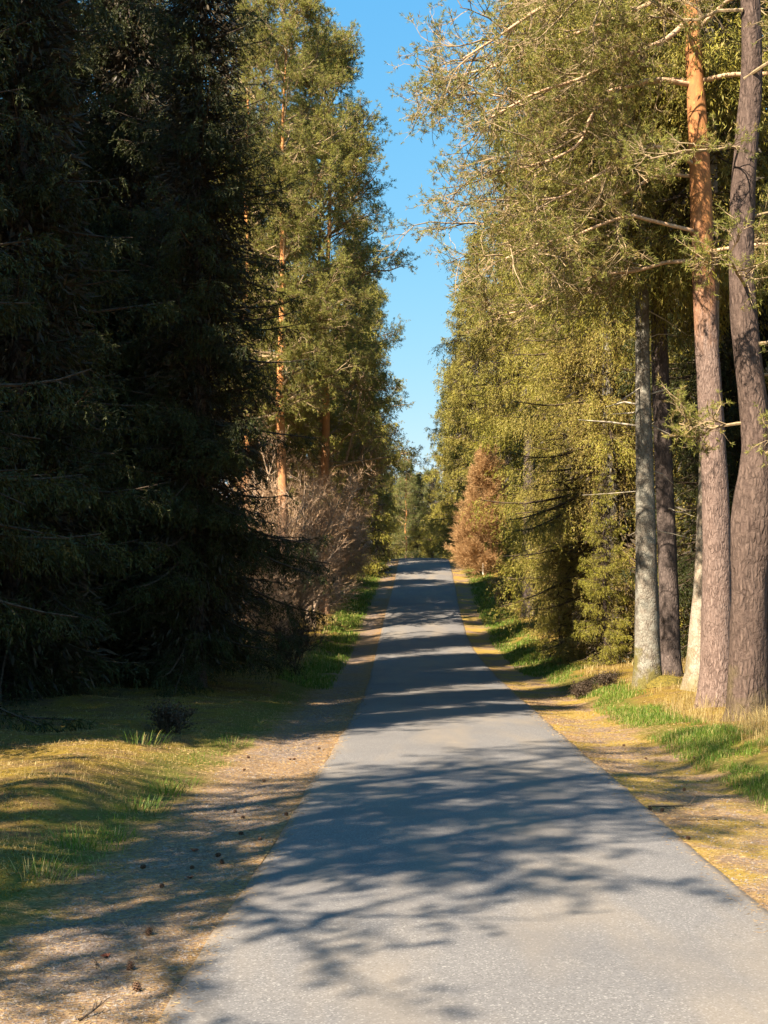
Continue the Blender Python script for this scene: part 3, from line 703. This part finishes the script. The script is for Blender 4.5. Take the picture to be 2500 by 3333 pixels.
for x, y, k, s, r, lb in [
    (7.7, 57, 'spruce_d', 1.05, 0., 'green spruce on the right of the climb, before the orange bare tree'),
    (8.6, 66, 'spruce_d', 1.1, 1.4, None), (7.8, 72, 'spruce_d', 1.15, 2.2, None), (7.2, 82, 'spruce_e', 1.25, 3., 'spruce rising close behind the orange bare tree'),
    (5.9, 88, 'spruce_d', 1.1, 4., None), (5.6, 94, 'spruce_d', 1.05, 5., 'slim dense green spruce at the crest on the right of the road'), (5.3, 101, 'spruce_e', 1.05, .5, None), (10.5, 62, 'spruce_d', 1.1, 3.7, None),
    (10, 84, 'spruce_e', 1.2, 1.1, None), (9, 96, 'spruce_d', 1., .2, None), (12, 56, 'spruce_e', 1.2, 4.4, None)]:
    plant(k, 'spruce_tree', x, y, s, r, label=lb or 'tall spruce in the row right of the road climbing to the crest', cat='spruce tree', group=None if lb else G)
plant('larch', 'bare_larch', 5.15, 75, 1.08, .3, label='dense cone of orange-brown bare twigs on the right near the crest', cat='bare tree', sink=.55)
plant('pine_a', 'pine_tree', 6.6, 41, 1., 5.2, label='tall pine standing among the right-hand spruces, its crown over the road', cat='pine tree')

# ---- left side
plant('spruce_a', 'spruce_tree', -3.6, 27.5, .8, .6, label='dark spruce nearest the road on the left, branch tips over the shoulder', cat='spruce tree')
plant('spruce_b', 'spruce_tree', -6.4, 24.5, 1.05, 2.9, label='dark spruce at the far left edge with a visible lower trunk', cat='spruce tree')
plant('spruce_a', 'spruce_tree', -7.1, 30., .8, 4.9, label='dark spruce behind and between the two nearest left spruces', cat='spruce tree')
plant('spruce_b', 'spruce_tree', -4.7, 33.0, .8, 1.9, label='dark spruce behind the one nearest the road on the left', cat='spruce tree')
plant('spruce_b', 'spruce_tree', -6.5, 18., .95, 4.1, label='nearest spruce on the left, only its dark branches reaching into view', cat='spruce tree')
plant('spruce_a', 'spruce_tree', -5.5, 30.5, .85, 3.6, label='tall dark spruce standing just left of and behind the one nearest the road', cat='spruce tree')
G = 'dark spruces inside the left-hand belt'
for x, y, k, r in [(-9.5, 27, 'spruce_b', .2), (-9.8, 33, 'spruce_a', 3.1), (-7.1, 37, 'spruce_a', 1.0)]:
    plant(k, 'spruce_tree', x, y, 1., r, label='black-shaded spruce deep in the belt on the left', cat='spruce tree', group=G)
for x, y, k, s, r, lb in [
    (-3.4, 48, 'pine_a', 1.0, .5, 'tall pine with a sunlit orange trunk left of the road, rising past the dark spruces'),
    (-5.0, 52, 'pine_a', 1.03, 2.5, 'pine whose orange trunk stands just left of the tallest sunlit pine'),
    (-2.3, 55, 'pine_b', 1.12, 4.0, 'dense yellow-green pine with layered branches at the left edge of the sky'),
    (-2.6, 60, 'pine_b', 1.02, 1.0, 'pine leaning its branch tips into the sky left of the gap'),
    (-5.8, 57., 'pine_a', .95, 3.3, 'pine in the second row behind the left edge of the sky'),
    (-1.6, 76, 'spruce_e', 1.15, 1.0, 'bushy sunlit spruce left of the road just before the crest'),
    (-1.9, 85, 'spruce_d', 1.05, 2., 'narrow spruce left of the road at the crest'),
    (-1.2, 97, 'pine_b', .95, 2., 'small pine beyond the crest on the left with a thin orange trunk'),
    (-4.4, 72, 'spruce_d', 1.15, 5., 'tall spruce behind the bare beeches on the left'),
    (-7.2, 56.5, 'pine_b', .95, 5.1, 'pine whose crown closes the gap between the dark spruces and the orange-trunked pines'),
    (-8.5, 52, 'pine_b', 1.1, 1.7, 'bushy pine behind the two orange pine trunks on the left'),
    ]:
    plant(k, k.split('_')[0]+'_tree', x, y, s, r, label=lb, cat=k.split('_')[0]+' tree')
for x, y, k, s, r, lb in [
    (-2.5, 50, 'beech_a', 1.0, .0, 'bare young beech with pale upswept branches left of the climb'),
    (-3.2, 57, 'beech_a', 1.4, 2., 'tallest bare beech, its pinkish twigs reaching up under the left pines'),
    (-2.0, 62, 'beech_b', 1.1, 4., 'low bare beech thicket close to the left verge near the crest'),
    (-3.0, 43, 'beech_b', .85, 1., 'low brown bare bush beside the left verge, past the dark spruces'),
    (-5.2, 44, 'beech_a', .9, 3., 'brown leafless beech glimpsed through the dark left spruces'),
    (-3.4, 37.5, 'beech_b', .55, 2.5, 'knee-high tangle of bare brown stems just past the darkest spruce on the left'),
    (-3.2, 45.2, 'beech_b', 1.25, 5.5, 'dense bare thicket round the foot of the tall orange pine trunk'),
    (-2.4, 69, 'beech_b', .9, .7, 'bare beech thicket below the crest on the left verge'),
    (-9.0, 44, 'beech_a', 1., 5., 'sunlit brown bare tree behind the trunk at the far left edge')]:
    plant(k, 'bare_beech', x, y, s, r, label=lb, cat='bare tree')

# ---- beyond the crest, closing the view
G = 'distant trees closing the view beyond the crest'
rng = np.random.default_rng(77)
far = [(1.8, 118, 'pine_c', .62), (4.2, 124, 'spruce_e', .62), (6.2, 116, 'pine_c', 1.05), (-.4, 112, 'spruce_e', .75), (3., 150, 'pine_c', .78), (6, 160, 'spruce_d', .7), (0, 165, 'pine_c', .9),
       (8.5, 128, 'spruce_d', 1.), (-3.2, 118, 'pine_b', .9), (9, 145, 'pine_b', 1.), (-5, 140, 'pine_b', 1.), (-6, 105, 'pine_a', .9), (12, 110, 'spruce_d', 1.1), (-3.8, 101, 'spruce_d', .9), (-9, 90, 'pine_a', 1.), (-8, 75, 'pine_b', 1.), (-13, 55, 'pine_b', 1.1), (-14, 50, 'spruce_e', 1.), (-17, 62, 'spruce_e', 1.1), (-13, 72, 'pine_b', 1.), (-20, 75, 'pine_b', 1.), (-22, 90, 'pine_b', 1.), (-15, 100, 'pine_b', 1.), (1.5, 180, 'spruce_e', .95), (1.6, 128, 'spruce_e', .66), (3.1, 126, 'spruce_d', .56), (2.4, 140, 'spruce_e', .8), (.5, 136, 'spruce_e', .75), (4.0, 146, 'spruce_e', .8), (1.2, 150, 'spruce_e', .85), (-4, 190, 'spruce_e', 1.1), (8, 185, 'spruce_e', 1.), (15, 130, 'spruce_d', 1.), (-11, 125, 'spruce_d', 1.), (4.6, 138, 'pine_c', .72)]
for x, y, k, s in far:
    nm = k.split('_')[0]
    q = x/y*3072
    if q < -20: lb, gr = 'distant %s standing behind the left-hand row of trees' % nm, 'distant %ss behind the left row' % nm
    elif q > 125: lb, gr = 'distant %s standing behind the right-hand row of spruces' % nm, 'distant %ss behind the right row' % nm
    else: lb, gr = 'small far-off %s closing the gap above the crest of the road' % nm, 'distant %ss in the gap above the crest' % nm
    plant(k, nm+'_tree', x, y, s, rng.uniform(0, 6), label=lb, cat=nm+' tree', group=gr)

# ---- trees to the left of the viewpoint, outside the picture: they cast the shade on the road
G = 'trees standing left of the viewpoint'
for x, y, k, s, r in [(-7.0, 2.0, 'spruce_thin', .85, 1.), (-7.4, 3.9, 'spruce_thin', .9, 4.), (-9.0, .9, 'spruce_thin', .92, 2.), (-6.5, 5.0, 'spruce_thin', .72, .7), (-9.6, 3.4, 'spruce_thin', 1.0, 5.3), (-7.1, 14.2, 'spruce_b', .85, .3), (-9.4, 15.5, 'spruce_b', 1.1, 4.3), (-12.5, 19.5, 'spruce_b', 1.15, 1.2), (-9.3, 20., 'spruce_b', 1.15, .4), (-10.2, 24., 'spruce_b', 1.15, 5.4), (-14, 13.5, 'spruce_b', 1.15, 3.4)]:
    nm = k.split('_')[0]
    plant(k, nm+'_tree', x, y, s, r, label='roadside %s left of the viewpoint, shading the near road' % nm, cat=nm+' tree', group=G+' '+nm)

# ---- shrubs
for x, y, k, s, r, lb in [
    (3.7, 27.2, 'heather', .55, 0, 'dark heather clump at the left foot of the grey trunk'),
    (4.0, 28.0, 'heather', .55, 2., 'heather clump just behind the one beside the grey trunk'),
    (4.35, 27.6, 'heather', .6, 3., 'tallest twiggy heather touching the grey spruce trunk'),
    (-2.9, 19.2, 'heather', .8, 1., 'dark heather tuft alone on the shaded left bank'),
    (-2.25, 33.5, 'shrub', .9, 1., 'thin brown bare shrub beside the left verge below the dark spruce'),
    (-2.4, 37.5, 'shrub', 1.2, 3., 'bushier brown bare shrub further along the left verge'),
    (4.9, 58, 'shrub', 1.1, 3., 'pinkish bare shrub on the right grass bank of the climb')]:
    plant(k, 'heather_bush' if k == 'heather' else 'bare_shrub', x, y, s, r, label=lb, cat='heather' if k == 'heather' else 'shrub', sink=.02)

# ---- moss mound at the grey trunk, marker post
def mound():
    n, m = 24, 10; V = []
    for j in range(m+1):
        for i in range(n):
            a = 2*np.pi*i/n; r = j/m
            V.append((.42*r*math.cos(a)*(1+.15*math.sin(3*a)), .3*r*math.sin(a), .20*(1-r*r)**.8 + .02*math.sin(7*a+5*r) - .03))
    V = np.array(V); ids = np.arange((m+1)*n).reshape(m+1, n)
    F = np.stack([ids[:-1], np.roll(ids, -1, 1)[:-1], np.roll(ids, -1, 1)[1:], ids[1:]], -1).reshape(-1, 4)
    o = link('moss_mound', mesh('moss_mound', V, [(F, 0)], [M['mossclump']], smooth=True))
    o.location = (5.10, 25.75, float(gz(5.1, 25.75)))
    tag(o, 'low golden-green moss mound at the right foot of the grey trunk', 'moss')
mound()
V, F = trunk_mesh('post', [(0, 0, -.1), (0, 0, .3), (.01, 0, .62)], [.045, .045, .043], None, 10, .05, .02, 0, 1)
top = np.arange(len(V)-10, len(V))[None, :]
o = link('marker_post', mesh('marker_post', V, [(F, 0), (top, 0)], [M['post']])); o.location = (5.15, 74, float(gz(5.15, 74)))
tag(o, 'small pale wooden post in front of the orange bare tree', 'post')

# ------------------------------------------------------------------ ground cover (stuff)
def scatter(rng, n, o0, o1, y0, y1, side, p=1.6):
    """distances biased to the near end so that density follows what the photograph resolves"""
    u = rng.uniform(size=n); y = (y0**(1-p) + u*(y1**(1-p)-y0**(1-p)))**(1/(1-p))
    off = side*(HW+rng.uniform(o0, o1, n)); x = off+rx(y); return x, y
def blades(name, mat, sets, seed, label, cat, clump=None):
    rng = np.random.default_rng(seed); bag = Bag()
    for (n, o0, o1, y0, y1, side, hmin, hmax, wd, lean, thr) in sets:
        x, y = scatter(rng, n, o0, o1, y0, y1, side)
        nz = vnoise(x, y, 3.2, seed)+.5*vnoise(x, y, 9, seed+1)
        k = nz > thr; x, y, nz = x[k], y[k], nz[k]
        a = np.abs(x-rx(y))-HW; ed = np.clip(np.minimum(a-o0, o1-a)/.35, 0, 1)
        k = rng.uniform(size=len(x)) < ed+.08; x, y, nz = x[k], y[k], nz[k]; m = len(x)
        far_ = np.clip(y/18, 1, 3.5)
        h = rng.uniform(hmin, hmax, m)*(.75+.35*np.clip(nz, -.5, 1)); wv = wd*far_*rng.uniform(.7, 1.3, m)
        P = np.stack([x, y, gz(x, y)-.01], -1)
        az = rng.uniform(0, 2*np.pi, m); d = np.stack([np.cos(az), np.sin(az), np.zeros(m)], -1)
        side_ = np.stack([-np.sin(az), np.cos(az), np.zeros(m)], -1)
        ln = rng.uniform(.1, lean, m)[:, None]; hh = h[:, None]; up = np.array([0, 0, 1.])
        m1 = P+up*hh*.55+d*ln*hh*.25; tp = P+up*hh*(1-.3*ln)+d*ln*hh*.95
        V = np.stack([P-side_*wv[:, None]/2, P+side_*wv[:, None]/2, m1+side_*wv[:, None]*.4, m1-side_*wv[:, None]*.4, tp], 1).reshape(-1, 3)
        b = np.arange(m)[:, None]*5
        t = np.stack([rng.uniform(size=m), (rng.uniform(size=m) < .22)*rng.uniform(.3, 1, m), h], -1)
        base = bag.n
        bag.add(V, b+np.array([[0, 1, 2, 3]]), 0, np.repeat(t, 5, 0))
        bag.B.append((b+np.array([[3, 2, 4]])+base, 0))
    o = link(name, bag.mesh(name, [M[mat]])); tag(o, label, cat, kind='stuff')
    return o
#  n, offsets, distances, side, heights, width, lean, threshold
blades('grass', 'grass', [
    (62000, 1.0, 2.1, 9, 34, 1, .04, .13, .006, .9, -.2), (34000, .68, 2.1, 34, 92, 1, .06, .18, .008, .8, -.7),
    (9000, 1.1, 5.0, 6, 30, -1, .02, .06, .004, 1.2, .0), (7000, 1.0, 1.6, 5, 34, -1, .03, .09, .006, .9, .35), (30000, .72, 2.0, 30, 92, -1, .08, .20, .008, .8, -.6)], 3,
    'fresh green grass along both verges', 'grass')
blades('dry_grass', 'straw', [
    (26000, 1.7, 4.4, 10, 24, 1, .08, .34, .004, 1.3, -.2), (12000, 1.8, 4.5, 24, 60, 1, .08, .22, .006, 1.1, .2),
    (30000, 1.2, 5.5, 8, 30, -1, .02, .08, .004, 1.5, -.5), (16000, 1.6, 4.8, 32, 80, -1, .1, .3, .008, 1.1, -.1)], 8,
    'straw-coloured dry grass under the trees', 'grass')
blades('moss', 'moss', [
    (60000, 1.0, 6.0, 8, 32, -1, .012, .035, .010, 1.5, -.4), (50000, 1.3, 5.5, 12, 40, 1, .012, .035, .011, 1.5, -.4),
    (14000, .3, 1.3, 12, 34, 1, .006, .02, .010, 1.8, .1)], 15, 'yellow-green moss on the forest floor', 'moss')
# fallen needles and small stones
rng = np.random.default_rng(31); bag = Bag()
for side, o0, o1, n, y0, y1 in ((-1, -.04, 1.3, 26000, 4.8, 30), (1, -.04, 1.5, 26000, 6, 32), (-1, -.12, .06, 900, 4.8, 30), (1, -.18, .06, 1100, 6, 32), (-1, 1.2, 4.5, 16000, 8, 28), (1, 1.4, 4, 8000, 10, 28)):
    x, y = scatter(rng, n, o0, o1, y0, y1, side)
    P = np.stack([x, y, np.where(np.abs(x-rx(y)) < 1.5, rz(y)+.028*(1-((x-rx(y))/1.5)**2)+.006, gz(x, y)+.008)], -1)
    az = rng.uniform(0, 6.28, n); D = np.stack([np.cos(az), np.sin(az), rng.uniform(-.05, .25, n)], -1)
    V, F = kites(rng, P, D, rng.uniform(.02, .055, n), .0026*np.clip(y/9, 1, 3), .5)
    bag.add(V, F, 0, np.repeat(np.stack([rng.uniform(size=n), rng.uniform(size=n), y*0], -1), 4, 0))
o = link('pine_needles', bag.mesh('pine_needles', [M['needle_litter']])); tag(o, 'fallen orange-brown pine needles on both shoulders', 'needles', kind='stuff')
def stones():
    rng = np.random.default_rng(41); n = 15000
    ico = np.array([(1, 0, 0), (-1, 0, 0), (0, 1, 0), (0, -1, 0), (0, 0, 1), (0, 0, -1)], float)
    fc = np.array([(0, 2, 4), (2, 1, 4), (1, 3, 4), (3, 0, 4), (2, 0, 5), (1, 2, 5), (3, 1, 5), (0, 3, 5)])
    x1, y1 = scatter(rng, n, .02, 1.05, 4.8, 26, -1); x2, y2 = scatter(rng, n//3, .02, 1., 6, 26, 1)
    x = np.concatenate([x1, x2]); y = np.concatenate([y1, y2]); m = len(x)
    r = rng.uniform(.003, .009, m)*(1+(rng.uniform(size=m) < .05)*1.)
    V = ico[None]*r[:, None, None]*rng.uniform(.6, 1.3, (m, 6, 1))*np.array([1.2, 1, .7]) + np.stack([x, y, gz(x, y)+.006], -1)[:, None]
    F = (np.arange(m)[:, None, None]*6+fc[None]).reshape(-1, 3)
    o = link('gravel', mesh('gravel', V.reshape(-1, 3), [(F, 0)], [M['stone']])); tag(o, 'small pale stones strewn over the shoulders', 'gravel', kind='stuff')
stones()

# ------------------------------------------------------------------ cones, leaves, twigs, tufts
def cone_mesh():
    rng = np.random.default_rng(2); V, F = [], []
    n = 46
    for i in range(n):
        f = (i+.5)/n; a = i*2.39996; z = -.022+.044*f; r = .011*math.sin(math.pi*(.12+.8*f))**.7
        d = Vector((math.cos(a), math.sin(a), .55-.2*f)).normalized(); s = Vector((-math.sin(a), math.cos(a), 0)); u = d.cross(s)
        c = Vector((math.cos(a)*r*.3, math.sin(a)*r*.3, z)); tip = c+d*(r*.9+.006); w = .0055*(1-.4*f)
        b = len(V)
        for p in (c-s*w*.4, c+s*w*.4, tip+s*w-u*.0012, tip-s*w-u*.0012, tip+d*.002+u*.001, c+u*.002, tip+s*w*.8+u*.0025, tip-s*w*.8+u*.0025): V.append(tuple(p))
        F += [(b, b+1, b+2, b+3), (b+5, b+7, b+6, b+5), (b+3, b+2, b+6, b+7)]
    quads = np.array([f for f in F if len(set(f)) == 4]); tris = np.array([f[:3] for f in F if len(set(f)) < 4])
    # core
    K = 8; P = np.stack([np.zeros(K), np.zeros(K), np.linspace(-.022, .020, K)], -1)[None]
    cv, cf = tubes(P, .0095*np.sin(np.pi*np.linspace(.08, .95, K))[None], 8)
    V = np.concatenate([np.array(V), cv])
    return mesh('pine_cone', V, [(quads, 0), (tris, 0), (cf+len(V)-len(cv), 0)], [M['cone']])
cm = cone_mesh()
def at(px, py, z_off=0):
    """ground point seen at a place of the 1659 x 2212 view of the photograph (used once, to read off positions)"""
    dx = (px-829.5)/3072; dz = (1106-py)/3072; c, s = math.cos(R_(2.92)), math.sin(R_(2.92))
    dir_ = np.array([dx, c-dz*s, s+dz*c]); t = 3.
    for i in range(4000):
        p = np.array([0, 0, 1.65])+dir_*t
        if p[2] < gz(p[0], p[1])+z_off: break
        t += .01 if t < 12 else .03
    return p
cones = [(296, 2145, 'open brown pine cone nearest the viewer on the left shoulder'), (281, 2098, 'pine cone just behind the nearest one'), (321, 2023, 'lone pine cone on the bright strip of the left shoulder'),
         (308, 1878, None), (415, 1880, None), (480, 1868, 'dark pine cone right of a smaller one in the middle of the left shoulder'), (472, 1852, None), (520, 1805, None), (562, 1817, None), (508, 1758, None), (524, 1770, None), (618, 1764, None),
         (570, 1690, None), (626, 1643, None), (636, 1643, None), (528, 1667, None), (537, 1639, None), (689, 1620, None), (350, 1920, None), (1372, 1747, None), (1405, 1752, None), (1478, 1710, None), (1487, 1815, None), (1348, 1613, None), (1395, 1642, None), (1500, 1640, None), (1430, 1755, None), (1365, 1770, None)]
rng = np.random.default_rng(6)
for px, py, lb in cones:
    p = at(px, py); o = link('pine_cone', cm); o.location = (p[0], p[1], float(gz(p[0], p[1]))+.018)
    o.rotation_euler = (R_(90)+rng.normal()*.4, rng.normal()*.4, rng.uniform(0, 6.28)) if lb is None else (R_(18), .2, rng.uniform(0, 6))
    o.scale = (1.12,)*3 if py > 1990 else (.85,)*3
    if lb: tag(o, lb, 'pine cone')
    elif px < 800: tag(o, 'small brown pine cone lying on the left gravel shoulder', 'pine cone', 'pine cones on the left shoulder')
    else: tag(o, 'small brown pine cone lying on the right shoulder', 'pine cone', 'pine cones on the right shoulder')
def leaf(px, py, lb, s=1.):
    rng = np.random.default_rng(px); n = 5; V = []; F = []
    for k in range(n):
        a = rng.uniform(0, 6.28); d = np.array([math.cos(a), math.sin(a), .25]); sd = np.array([-math.sin(a), math.cos(a), .1]); b = len(V)
        for u, w_, h in ((0, 0, 0), (.3, .35, .25), (.6, .45, .3), (1, 0, .1), (.6, -.4, .35), (.3, -.3, .3)):
            V.append(tuple((d*u*.035+sd*w_*.035+np.array([0, 0, h*.03]))*s))
        F.append([b, b+1, b+2, b+3, b+4, b+5])
    p = at(px, py); o = link('dead_leaf', mesh('dead_leaf', np.array(V), [(np.array(F), 0)], [M['deadleaf']]))
    o.location = (p[0], p[1], float(gz(p[0], p[1]))+.006); tag(o, lb, 'leaf')
leaf(232, 2072, 'curled red-brown dead leaf near the closest pine cones'); leaf(418, 1842, 'long red-brown dead leaf on the gravel beside the left road edge', 1.25); leaf(412, 1900, 'crumpled brown leaf on the bright gravel strip', .9)
def stick(px, py, lb, L=.25, seed=0):
    rng = np.random.default_rng(seed); p = at(px, py); a = rng.uniform(-.5, .5)
    P = [np.array([0, 0, .012])]; d = np.array([math.cos(a), math.sin(a), .1])
    for k in range(6): d = nrm(d+rng.normal(size=3)*.3*np.array([1, 1, .3])); P.append(P[-1]+d*L/6)
    P = np.array(P)[None]; P[..., 2] = np.clip(P[..., 2], .008, .06)
    S = spawn(rng, P, np.zeros(4, int), np.array([.3, .5, .7, .85]), .7, L*.35, 4, 0, .2)
    V1, F1 = tubes(P, np.linspace(.006, .003, 7)[None], 5); V2, F2 = tubes(S, np.linspace(.003, .0015, 4)[None].repeat(4, 0), 4)
    o = link('fallen_twig', mesh('fallen_twig', np.concatenate([V1, V2]), [(F1, 0), (F2+len(V1), 0)], [M['twig_dark']]))
    o.location = (p[0], p[1], float(gz(p[0], p[1]))); tag(o, lb, 'twig')
stick(1400, 1745, 'branched dark twig on the shaded right shoulder', .45, 1); stick(1460, 1772, 'thin dark twig right of the branched one', .35, 2); stick(205, 2085, 'short dark twig left of the nearest pine cones', .10, 3); stick(170, 2210, 'twig at the bottom edge of the left shoulder', .16, 4); stick(1590, 1700, 'dark twig sticking out of the green grass at the right edge', .4, 7)
def grass_tuft(px, py, lb, n=60, h=.16, r=.09, dead=.15, seed=0):
    rng = np.random.default_rng(seed+100); az = rng.uniform(0, 6.28, n); rr = r*np.sqrt(rng.uniform(size=n))
    K = 5; P = np.zeros((n, K, 3)); P[:, 0] = np.stack([rr*np.cos(az)*1.6, rr*np.sin(az), np.full(n, -.01)], -1)
    d = nrm(np.stack([np.cos(az)*.35, np.sin(az)*.35, np.ones(n)], -1)+rng.normal(size=(n, 3))*.15); L = h*rng.uniform(.5, 1.15, n)
    for k in range(1, K):
        d = nrm(d+np.stack([np.cos(az)*.10, np.sin(az)*.10, np.full(n, -.08)], -1)); P[:, k] = P[:, k-1]+d*(L/(K-1))[:, None]
    side = np.stack([-np.sin(az), np.cos(az), az*0], -1)[:, None]*np.array([.5, .5, .4, .3, .05])[None, :, None]*.006
    V = np.stack([P-side, P+side], 2).reshape(-1, 3); ids = np.arange(n*K*2).reshape(n, K, 2)
    F = np.stack([ids[:, :-1, 0], ids[:, :-1, 1], ids[:, 1:, 1], ids[:, 1:, 0]], -1).reshape(-1, 4)
    t = np.repeat(np.stack([rng.uniform(size=n), (rng.uniform(size=n) < dead)*.9, az*0], -1), K*2, 0)
    p = at(px, py); o = link('grass_tuft', mesh('grass_tuft', V, [(F, 0)], [M['grass']], t)); o.location = (p[0], p[1], float(gz(p[0], p[1])))
    tag(o, lb, 'grass tuft')
grass_tuft(355, 1715, 'bright blue-green grass tuft at the moss edge on the sunlit left bank', 110, .17, .13, .03, 1)
grass_tuft(395, 1694, 'short green tuft right behind the bright blue-green one', 60, .11, .14, .05, 2)
grass_tuft(300, 1750, 'low green tuft left of and nearer than the bright one', 120, .13, .22, .1, 3)
grass_tuft(165, 1825, 'broad shaded green tuft on the left bank', 120, .15, .25, .1, 4)
grass_tuft(250, 1812, 'shaded green tuft right of the broad one', 70, .12, .16, .1, 5)
grass_tuft(80, 1900, 'sparse upright tuft with straw stems at the left edge', 45, .20, .14, .4, 6)
grass_tuft(300, 1610, 'green tuft with seed stalks on the shaded left bank', 60, .20, .2, .3, 7)
grass_tuft(500, 1612, 'green tuft beside the gravel at the end of the sunlit strip', 80, .14, .2, .1, 8)
